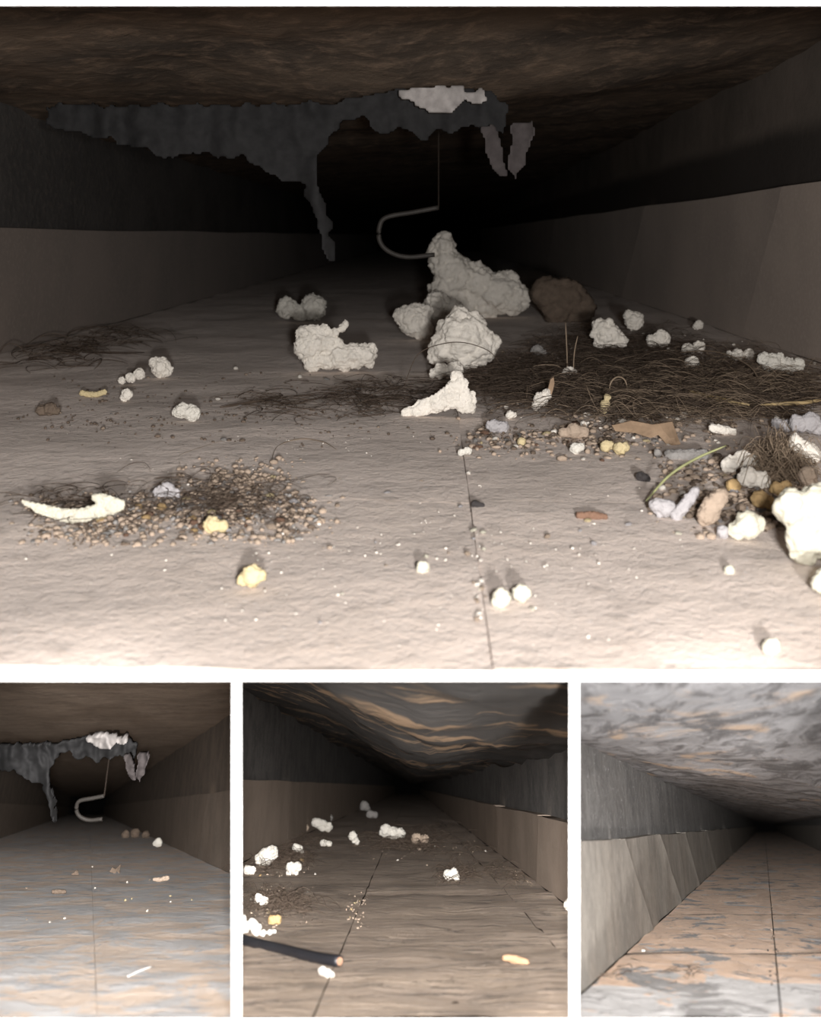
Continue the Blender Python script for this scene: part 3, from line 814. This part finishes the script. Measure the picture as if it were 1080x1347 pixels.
grit('fine pale grit on the middle floor', DM, [(250, 550, 620, 600), (0, 560, 700, 640), (0, 600, 1080, 860)], 420, (0.0002, 0.0006), 'foam', R)
grit('fine dark grit on the middle floor', DM, [(0, 480, 600, 600), (300, 510, 620, 580), (0, 500, 200, 570)], 900, (0.0003, 0.0012), 'brown', R)
grit('tan grit in the right-hand debris pile', DM, [(850, 580, 1100, 710)], 900, (0.0006, 0.0022), 'tan', R)
grit('brown grit in the right-hand debris pile', DM, [(850, 580, 1100, 710)], 600, (0.0006, 0.0018), 'brown', R)

# torn liner hanging from the ceiling
DRAPE = [(60, 138), (150, 138), (250, 138), (350, 136), (440, 134), (525, 118), (640, 116), (668, 140), (662, 178), (640, 170), (612, 166), (592, 174), (572, 168), (560, 184), (545, 180), (525, 168), (505, 182), (490, 172), (478, 152), (450, 162), (430, 185), (418, 208), (416, 232), (425, 260), (436, 300), (440, 345), (430, 345), (422, 310), (408, 275), (398, 245), (375, 238), (345, 225), (320, 205), (285, 212), (270, 200), (215, 205), (150, 185), (60, 165)]
PATCH = [(524, 121), (545, 114), (580, 112), (610, 112), (613, 122), (628, 114), (640, 118), (642, 134), (632, 138), (615, 132), (608, 142), (588, 148), (565, 147), (545, 138), (530, 130)]
SHRED1 = [(632, 165), (650, 160), (660, 195), (668, 230), (660, 236), (648, 225), (640, 195)]
SHRED2 = [(672, 160), (705, 158), (700, 185), (688, 222), (676, 234), (668, 220), (674, 190)]
STRAP = [(577, 273), (545, 279), (508, 286), (499, 300), (500, 318), (512, 331), (535, 338), (572, 335)]
def hanging(D, Y, fx, label, label2, rs):
    """fx maps the outlines to this duct"""
    P0 = at(*fx(570, 118), Y)
    root = bpy.data.objects.new('torn_liner', None); C.objects.link(root)
    root.location = P0
    tag(root, label, 'liner')
    def sheet(name, poly, m, dy, th, lab=None):
        bm = bmesh.new()
        g = 3.0
        X0, X1 = min(p[0] for p in poly), max(p[0] for p in poly)
        Y_0, Y_1 = min(p[1] for p in poly), max(p[1] for p in poly)
        def inside(x, y):
            x += 7 * noise.noise((x * .06, y * .06, 3)); y += 7 * noise.noise((x * .06, y * .06, 8))
            c = False
            for (ax, ay), (bx, by) in zip(poly, poly[1:] + poly[:1]):
                if (ay > y) != (by > y) and x < (bx - ax) * (y - ay) / (by - ay) + ax: c = not c
            return c
        V = {}
        def vert(i, j):
            if (i, j) not in V:
                x, y = X0 + i * g, Y_0 + j * g
                fold = (noise.noise((x * .03, y * .008, 1)) * 0.02 + noise.noise((x * .06, y * .05, 5)) * 0.004) * Y
                V[(i, j)] = bm.verts.new(at(*fx(x, y), Y + dy + fold) - P0)
            return V[(i, j)]
        for i in range(int((X1 - X0) / g) + 1):
            for j in range(int((Y_1 - Y_0) / g) + 1):
                if inside(X0 + (i + .5) * g, Y_0 + (j + .5) * g):
                    bm.faces.new((vert(i, j), vert(i + 1, j), vert(i + 1, j + 1), vert(i, j + 1)))
        bmesh.ops.smooth_vert(bm, verts=bm.verts[:], factor=0.5, use_axis_x=True, use_axis_z=True)
        r = bmesh.ops.extrude_face_region(bm, geom=bm.faces[:])
        for v in r['geom']:
            if isinstance(v, bmesh.types.BMVert): v.co.y += th
        bmesh.ops.recalc_face_normals(bm, faces=bm.faces)
        me = bpy.data.meshes.new(name); bm.to_mesh(me); bm.free(); smooth(me)
        o = link(name, me, m, root)
        if lab: o['label'] = lab
    sheet('drape', DRAPE, 'liner', 0, Y * 0.006)
    sheet('torn_patch', PATCH, 'liner_patch', -Y * 0.035, Y * 0.012, 'white torn face of the liner')
    sheet('shred', SHRED1, 'liner_shred', -Y * 0.03, Y * 0.006)
    sheet('shred', SHRED2, 'liner_shred', -Y * 0.03, Y * 0.006)
    Ys = Y * 1.35
    pts = [at(*fx(x, y), Ys) for x, y in STRAP]
    Q = pts[0].copy()
    bm = bmesh.new(); tube(bm, bez([p - Q for p in pts], 6), rs * Ys / F, 6, False)
    me = bpy.data.meshes.new('bent_strap'); bm.to_mesh(me); bm.free(); smooth(me)
    o = link('bent_strap', me, 'strap'); o.location = Q
    tag(o, label2, 'strap')
    bm = bmesh.new(); tube(bm, [Vector((0, 0, 0)), D.u * (0.75 * D.h)], 0.0006, 4, False)
    me = bpy.data.meshes.new('hanging_wire'); bm.to_mesh(me); bm.free()
    link('hanging_wire', me, 'gap', o)
hanging(DM, 0.78, lambda x, y: (x, y), 'torn grey liner hanging in shreds from the ceiling of the large duct', 'bent strap hanging in the dark behind the foam of the large duct', 3.4)
hanging(DA, 0.70, lambda x, y: (113 + (x - 525) * .46, 971 + (y - 118) * .49), 'torn grey liner hanging from the ceiling of the small left duct', 'bent strap hanging in the dark of the small left duct', 2.6)

# ------------------------------------------------------------------ small left duct
lump('pebble', 'round white pebble far back in the small left duct', 'pebble', DA, (208, 1114), [(208, 1108, 5.5), (205, 1109, 4)], 'foam_white')
lump('clod', 'low dark mound behind the white pebble in the small left duct', 'clod', DA, (178, 1102), [(165, 1098, 5), (178, 1096, 6), (192, 1098, 5)], 'brown')
scrap('leaf_scrap', 'curled brown leaf bit upright on the smeared floor of the left duct', 'leaf', DA, (150, 1149),
      [(144, 1147), (147, 1141), (152, 1143), (159, 1136), (157, 1144), (158, 1151), (153, 1146), (150, 1153), (148, 1148)], 'brown', 0.0008, 0.3)
scrap('leaf_scrap', 'tiny brown flake left of the curled leaf bit', 'leaf', DA, (99, 1152), [(93, 1150), (97, 1148), (101, 1144), (103, 1151), (97, 1151)], 'brown', 0.0006, 0.4)
lump('chip', 'flat brown chip on the smeared floor, left of the leaf bit and nearer', 'chip', DA, (80, 1176), [(70, 1173, 2.6), (77, 1173, 3), (85, 1173, 2.6)], 'brown', fine=False, chain=True)
lump('chip', 'narrow tan wood chip right of the curled leaf bit', 'chip', DA, (212, 1160), [(203, 1157, 2.4), (211, 1157, 3), (220, 1155, 3.2)], 'tan', fine=False, chain=True)
strand('scratch_splinter', 'pale straight splinter on the near floor of the left duct', 'splinter', DA, [(168, 1286), (183, 1279), (199, 1273)], 0.00035, 'white_paint')
scatter(DA, [(10, 1120, 300, 1250)], 14, (0.9, 2.0), ['cream', 'tan', 'foam'], 'crumb on the smeared floor of the small left duct', 'crumbs of the small left duct')

# ------------------------------------------------------------------ small middle duct
foams(DB, [
 ('pale foam lump against the left board, above the brightest lump, middle duct', (340, 1116), [(335, 1108, 8), (345, 1106, 8)], 'foam_white'),
 ('brightest large oval foam lump at the left of the middle duct', (351, 1140), [(350, 1127, 11), (357, 1122, 9.5), (343, 1130, 8)], 'foam_white'),
 ('small foam lump right of the brightest lump in the middle duct', (391, 1122), [(390, 1115, 5.5), (395, 1116, 4)], 'foam_white'),
 ('cream-edged foam crumb in front of the left hair pile, middle duct', (386, 1152), [(383, 1141, 7), (391, 1140, 6), (380, 1148, 4), (389, 1147, 4.5)], 'foam_white'),
 ('foam crumb at the left edge of the middle duct, below brightest lump', (328, 1151), [(326, 1144, 6), (332, 1145, 5)], 'foam'),
 ('small white foam bit in the middle duct centre-left', (428, 1114), [(426, 1109, 5), (433, 1110, 4)], 'foam_white'),
 ('long white foam lump far back along the left board, middle duct', (424, 1095), [(416, 1082, 6.5), (424, 1086, 7.5), (432, 1088, 6)], 'foam_white'),
 ('pinkish foam lump left of the long far lump, middle duct', (397, 1096), [(393, 1089, 5.5), (400, 1089, 6)], 'tan'),
 ('white foam lump with a tail, centre of the middle duct', (466, 1111), [(464, 1100, 6), (467, 1105, 4.5), (470, 1108, 3)], 'foam_white'),
 ('widest white foam lump far back in the middle duct', (516, 1105), [(508, 1093, 8.5), (518, 1096, 8), (527, 1096, 6.5)], 'foam_white'),
 ('tan foam lump right of the widest far lump', (553, 1111), [(548, 1103, 7), (558, 1104, 6)], 'tan'),
 ('single white foam lump on the dark stain right of centre, middle duct', (594, 1160), [(590, 1151, 7), (597, 1148, 6), (600, 1154, 5)], 'foam_white'),
 ('foam lump cut by the right edge of the middle duct', (744, 1174), [(736, 1163, 5.5), (746, 1167, 7)], 'foam_white'),
 ('lower foam lump at the right edge of the middle duct', (750, 1200), [(750, 1190, 8), (754, 1186, 8)], 'foam'),
 ('foam lump above the twig in the left debris, middle duct', (345, 1195), [(340, 1181, 5.5), (347, 1186, 6.5)], 'foam'),
 ('white foam lump at the left opening edge above the black cable', (324, 1229), [(321, 1219, 9), (318, 1210, 7)], 'foam_white'),
 ('bright foam lump touching the lump above the cable', (336, 1229), [(332, 1215, 7), (337, 1221, 7.5)], 'foam_white'),
 ('flat white shard right above the black cable', (351, 1232), [(338, 1227, 4.5), (346, 1227, 4.5), (355, 1226, 4), (361, 1225, 3)], 'foam_white'),
 ('faint foam dot far back, left of the dark end of middle duct', (480, 1070), [(479, 1060, 6), (483, 1063, 4)], 'foam_grey'),
 ('small grey foam dot behind the long far lump, middle duct', (435, 1082), [(433, 1076, 5)], 'foam_grey'),
 ('grey foam dot far back in the centre of the middle duct', (489, 1078), [(487, 1071, 5), (493, 1072, 4)], 'foam_grey'),
])
lump('chip', 'bright white chip lying under the cut end of the black cable', 'chip', DB, (430, 1286), [(424, 1277, 6), (431, 1280, 6), (437, 1282, 4)], 'foam_white', fine=False, rough=.4)
lump('wood_chip', 'flat brown wood chip alone on the mud floor, lower right', 'chip', DB, (680, 1270), [(664, 1260, 4), (673, 1261, 5), (683, 1264, 5.5), (692, 1266, 5)], 'wood', fine=False, chain=True)
lump('crumb', 'reddish tan crumb block in the left debris of the middle duct', 'crumb', DB, (362, 1218), [(358, 1210, 6), (365, 1210, 6)], 'orange', fine=False)
strand('twig', 'slanting dark twig across the left debris of the middle duct', 'twig', DB, [(336, 1204), (355, 1195), (375, 1184), (397, 1171)], 0.0006, 'hair', [.001] * 4)
strand('twig', 'short dark twig right of the left debris, middle duct', 'twig', DB, [(390, 1201), (400, 1201), (411, 1200)], 0.0006, 'hair')
# cable
cp = [DB.floor(x, y) + DB.u * 0.0016 for x, y in ((311, 1241), (335, 1248), (375, 1258), (415, 1268), (446, 1273))]
bm = bmesh.new(); tube(bm, bez([p - cp[-1] for p in cp], 8), 0.00155, 14, False)
me = bpy.data.meshes.new('cable'); bm.to_mesh(me); bm.free(); smooth(me)
cable = link('cable', me, 'black_rubber'); cable.location = cp[-1]
tag(cable, 'black rubber cable with a cut end entering the middle duct from the left', 'cable')
dirn = (cp[-1] - cp[-2]).normalized()
bm = bmesh.new(); tube(bm, [dirn * -0.001, dirn * 0.0003], 0.0011, 10, False)
me = bpy.data.meshes.new('copper_core'); bm.to_mesh(me); bm.free()
cc_ = link('copper_core', me, 'copper', cable); cc_['label'] = 'bare copper wire end'

R = random.Random(5)
hair_mat('dark hair and fluff around the brightest lump, middle duct', DB, [(345, 1105, 415, 1150), (318, 1120, 400, 1155), (350, 1090, 440, 1120)], 420, 0.02, 0.00016, 'hair', 0.004, R)
hair_mat('dark fibres in the near left debris of the middle duct', DB, [(318, 1168, 405, 1215), (330, 1180, 420, 1205)], 300, 0.014, 0.00014, 'hair', 0.003, R)
hair_mat('dark hair mat far back across the middle duct', DB, [(460, 1080, 620, 1125), (480, 1100, 600, 1128), (600, 1100, 700, 1130)], 420, 0.03, 0.0002, 'hair', 0.005, R)
hair_mat('dark tuft of hair under the single lump right of centre', DB, [(575, 1138, 625, 1166)], 170, 0.014, 0.00015, 'hair', 0.003, R)
hair_mat('dark fluff in front of the right board of the middle duct', DB, [(640, 1130, 720, 1172), (680, 1120, 730, 1150)], 190, 0.018, 0.00016, 'hair', 0.003, R)
scatter(DB, [(318, 1165, 420, 1215), (318, 1120, 420, 1160)], 26, (1, 3), ['tan', 'foam', 'cream', 'orange', 'brown', 'foam_white'], 'crumb in the left debris of the middle duct', 'crumbs of the middle duct debris', R=R)
scatter(DB, [(452, 1172, 486, 1220), (460, 1178, 480, 1200)], 12, (0.8, 1.8), ['cream', 'tan', 'straw'], 'crumb in the line along the mud floor joint', 'crumbs on the mud floor', R=R)
scatter(DB, [(430, 1085, 730, 1170)], 10, (1, 2.2), ['tan', 'foam', 'brown'], 'crumb far back on the mud floor', 'far crumbs of the middle duct', R=R)

grit('brown grit in the left debris of the middle duct', DB, [(318, 1110, 420, 1160), (318, 1160, 430, 1220)], 900, (0.00015, 0.0006), 'brown', R)
grit('tan grit in the left debris of the middle duct', DB, [(318, 1110, 410, 1160), (318, 1160, 420, 1225), (450, 1170, 490, 1225)], 600, (0.00015, 0.0006), 'tan', R)
grit('dark grit across the far floor of the middle duct', DB, [(440, 1075, 640, 1135), (570, 1135, 630, 1168), (640, 1125, 730, 1175)], 1000, (0.00025, 0.0009), 'brown', R)

# ------------------------------------------------------------------ small right duct
crumb('crumb', 'cream crumb at the near foot of the ribbed board, right duct', 'crumb', DC, 777, 1249, 3, 'cream', None, R)
crumb('crumb', 'cream crumb along the board foot, second from the opening', 'crumb', DC, 799, 1236, 3, 'cream', None, R)
crumb('crumb', 'white crumb on the first cross joint of the right duct floor', 'crumb', DC, 846, 1252, 2.5, 'foam_white', None, R)
crumb('crumb', 'pale crumb above the second cross joint of the right duct floor', 'crumb', DC, 856, 1217, 2, 'foam_white', None, R)
scatter(DC, [(1008, 1225, 1026, 1340), (1010, 1180, 1024, 1260)], 14, (0.8, 2), ['brown', 'tan', 'charcoal', 'charcoal'], 'crumb along the lengthwise joint of the right duct floor', 'joint crumbs of the right duct', R=R)
hair_mat('short dark scratches of fibre on the near floor of the right duct', DC, [(775, 1255, 840, 1290), (870, 1265, 930, 1295)], 60, 0.008, 0.00014, 'hair', 0.0008, R)
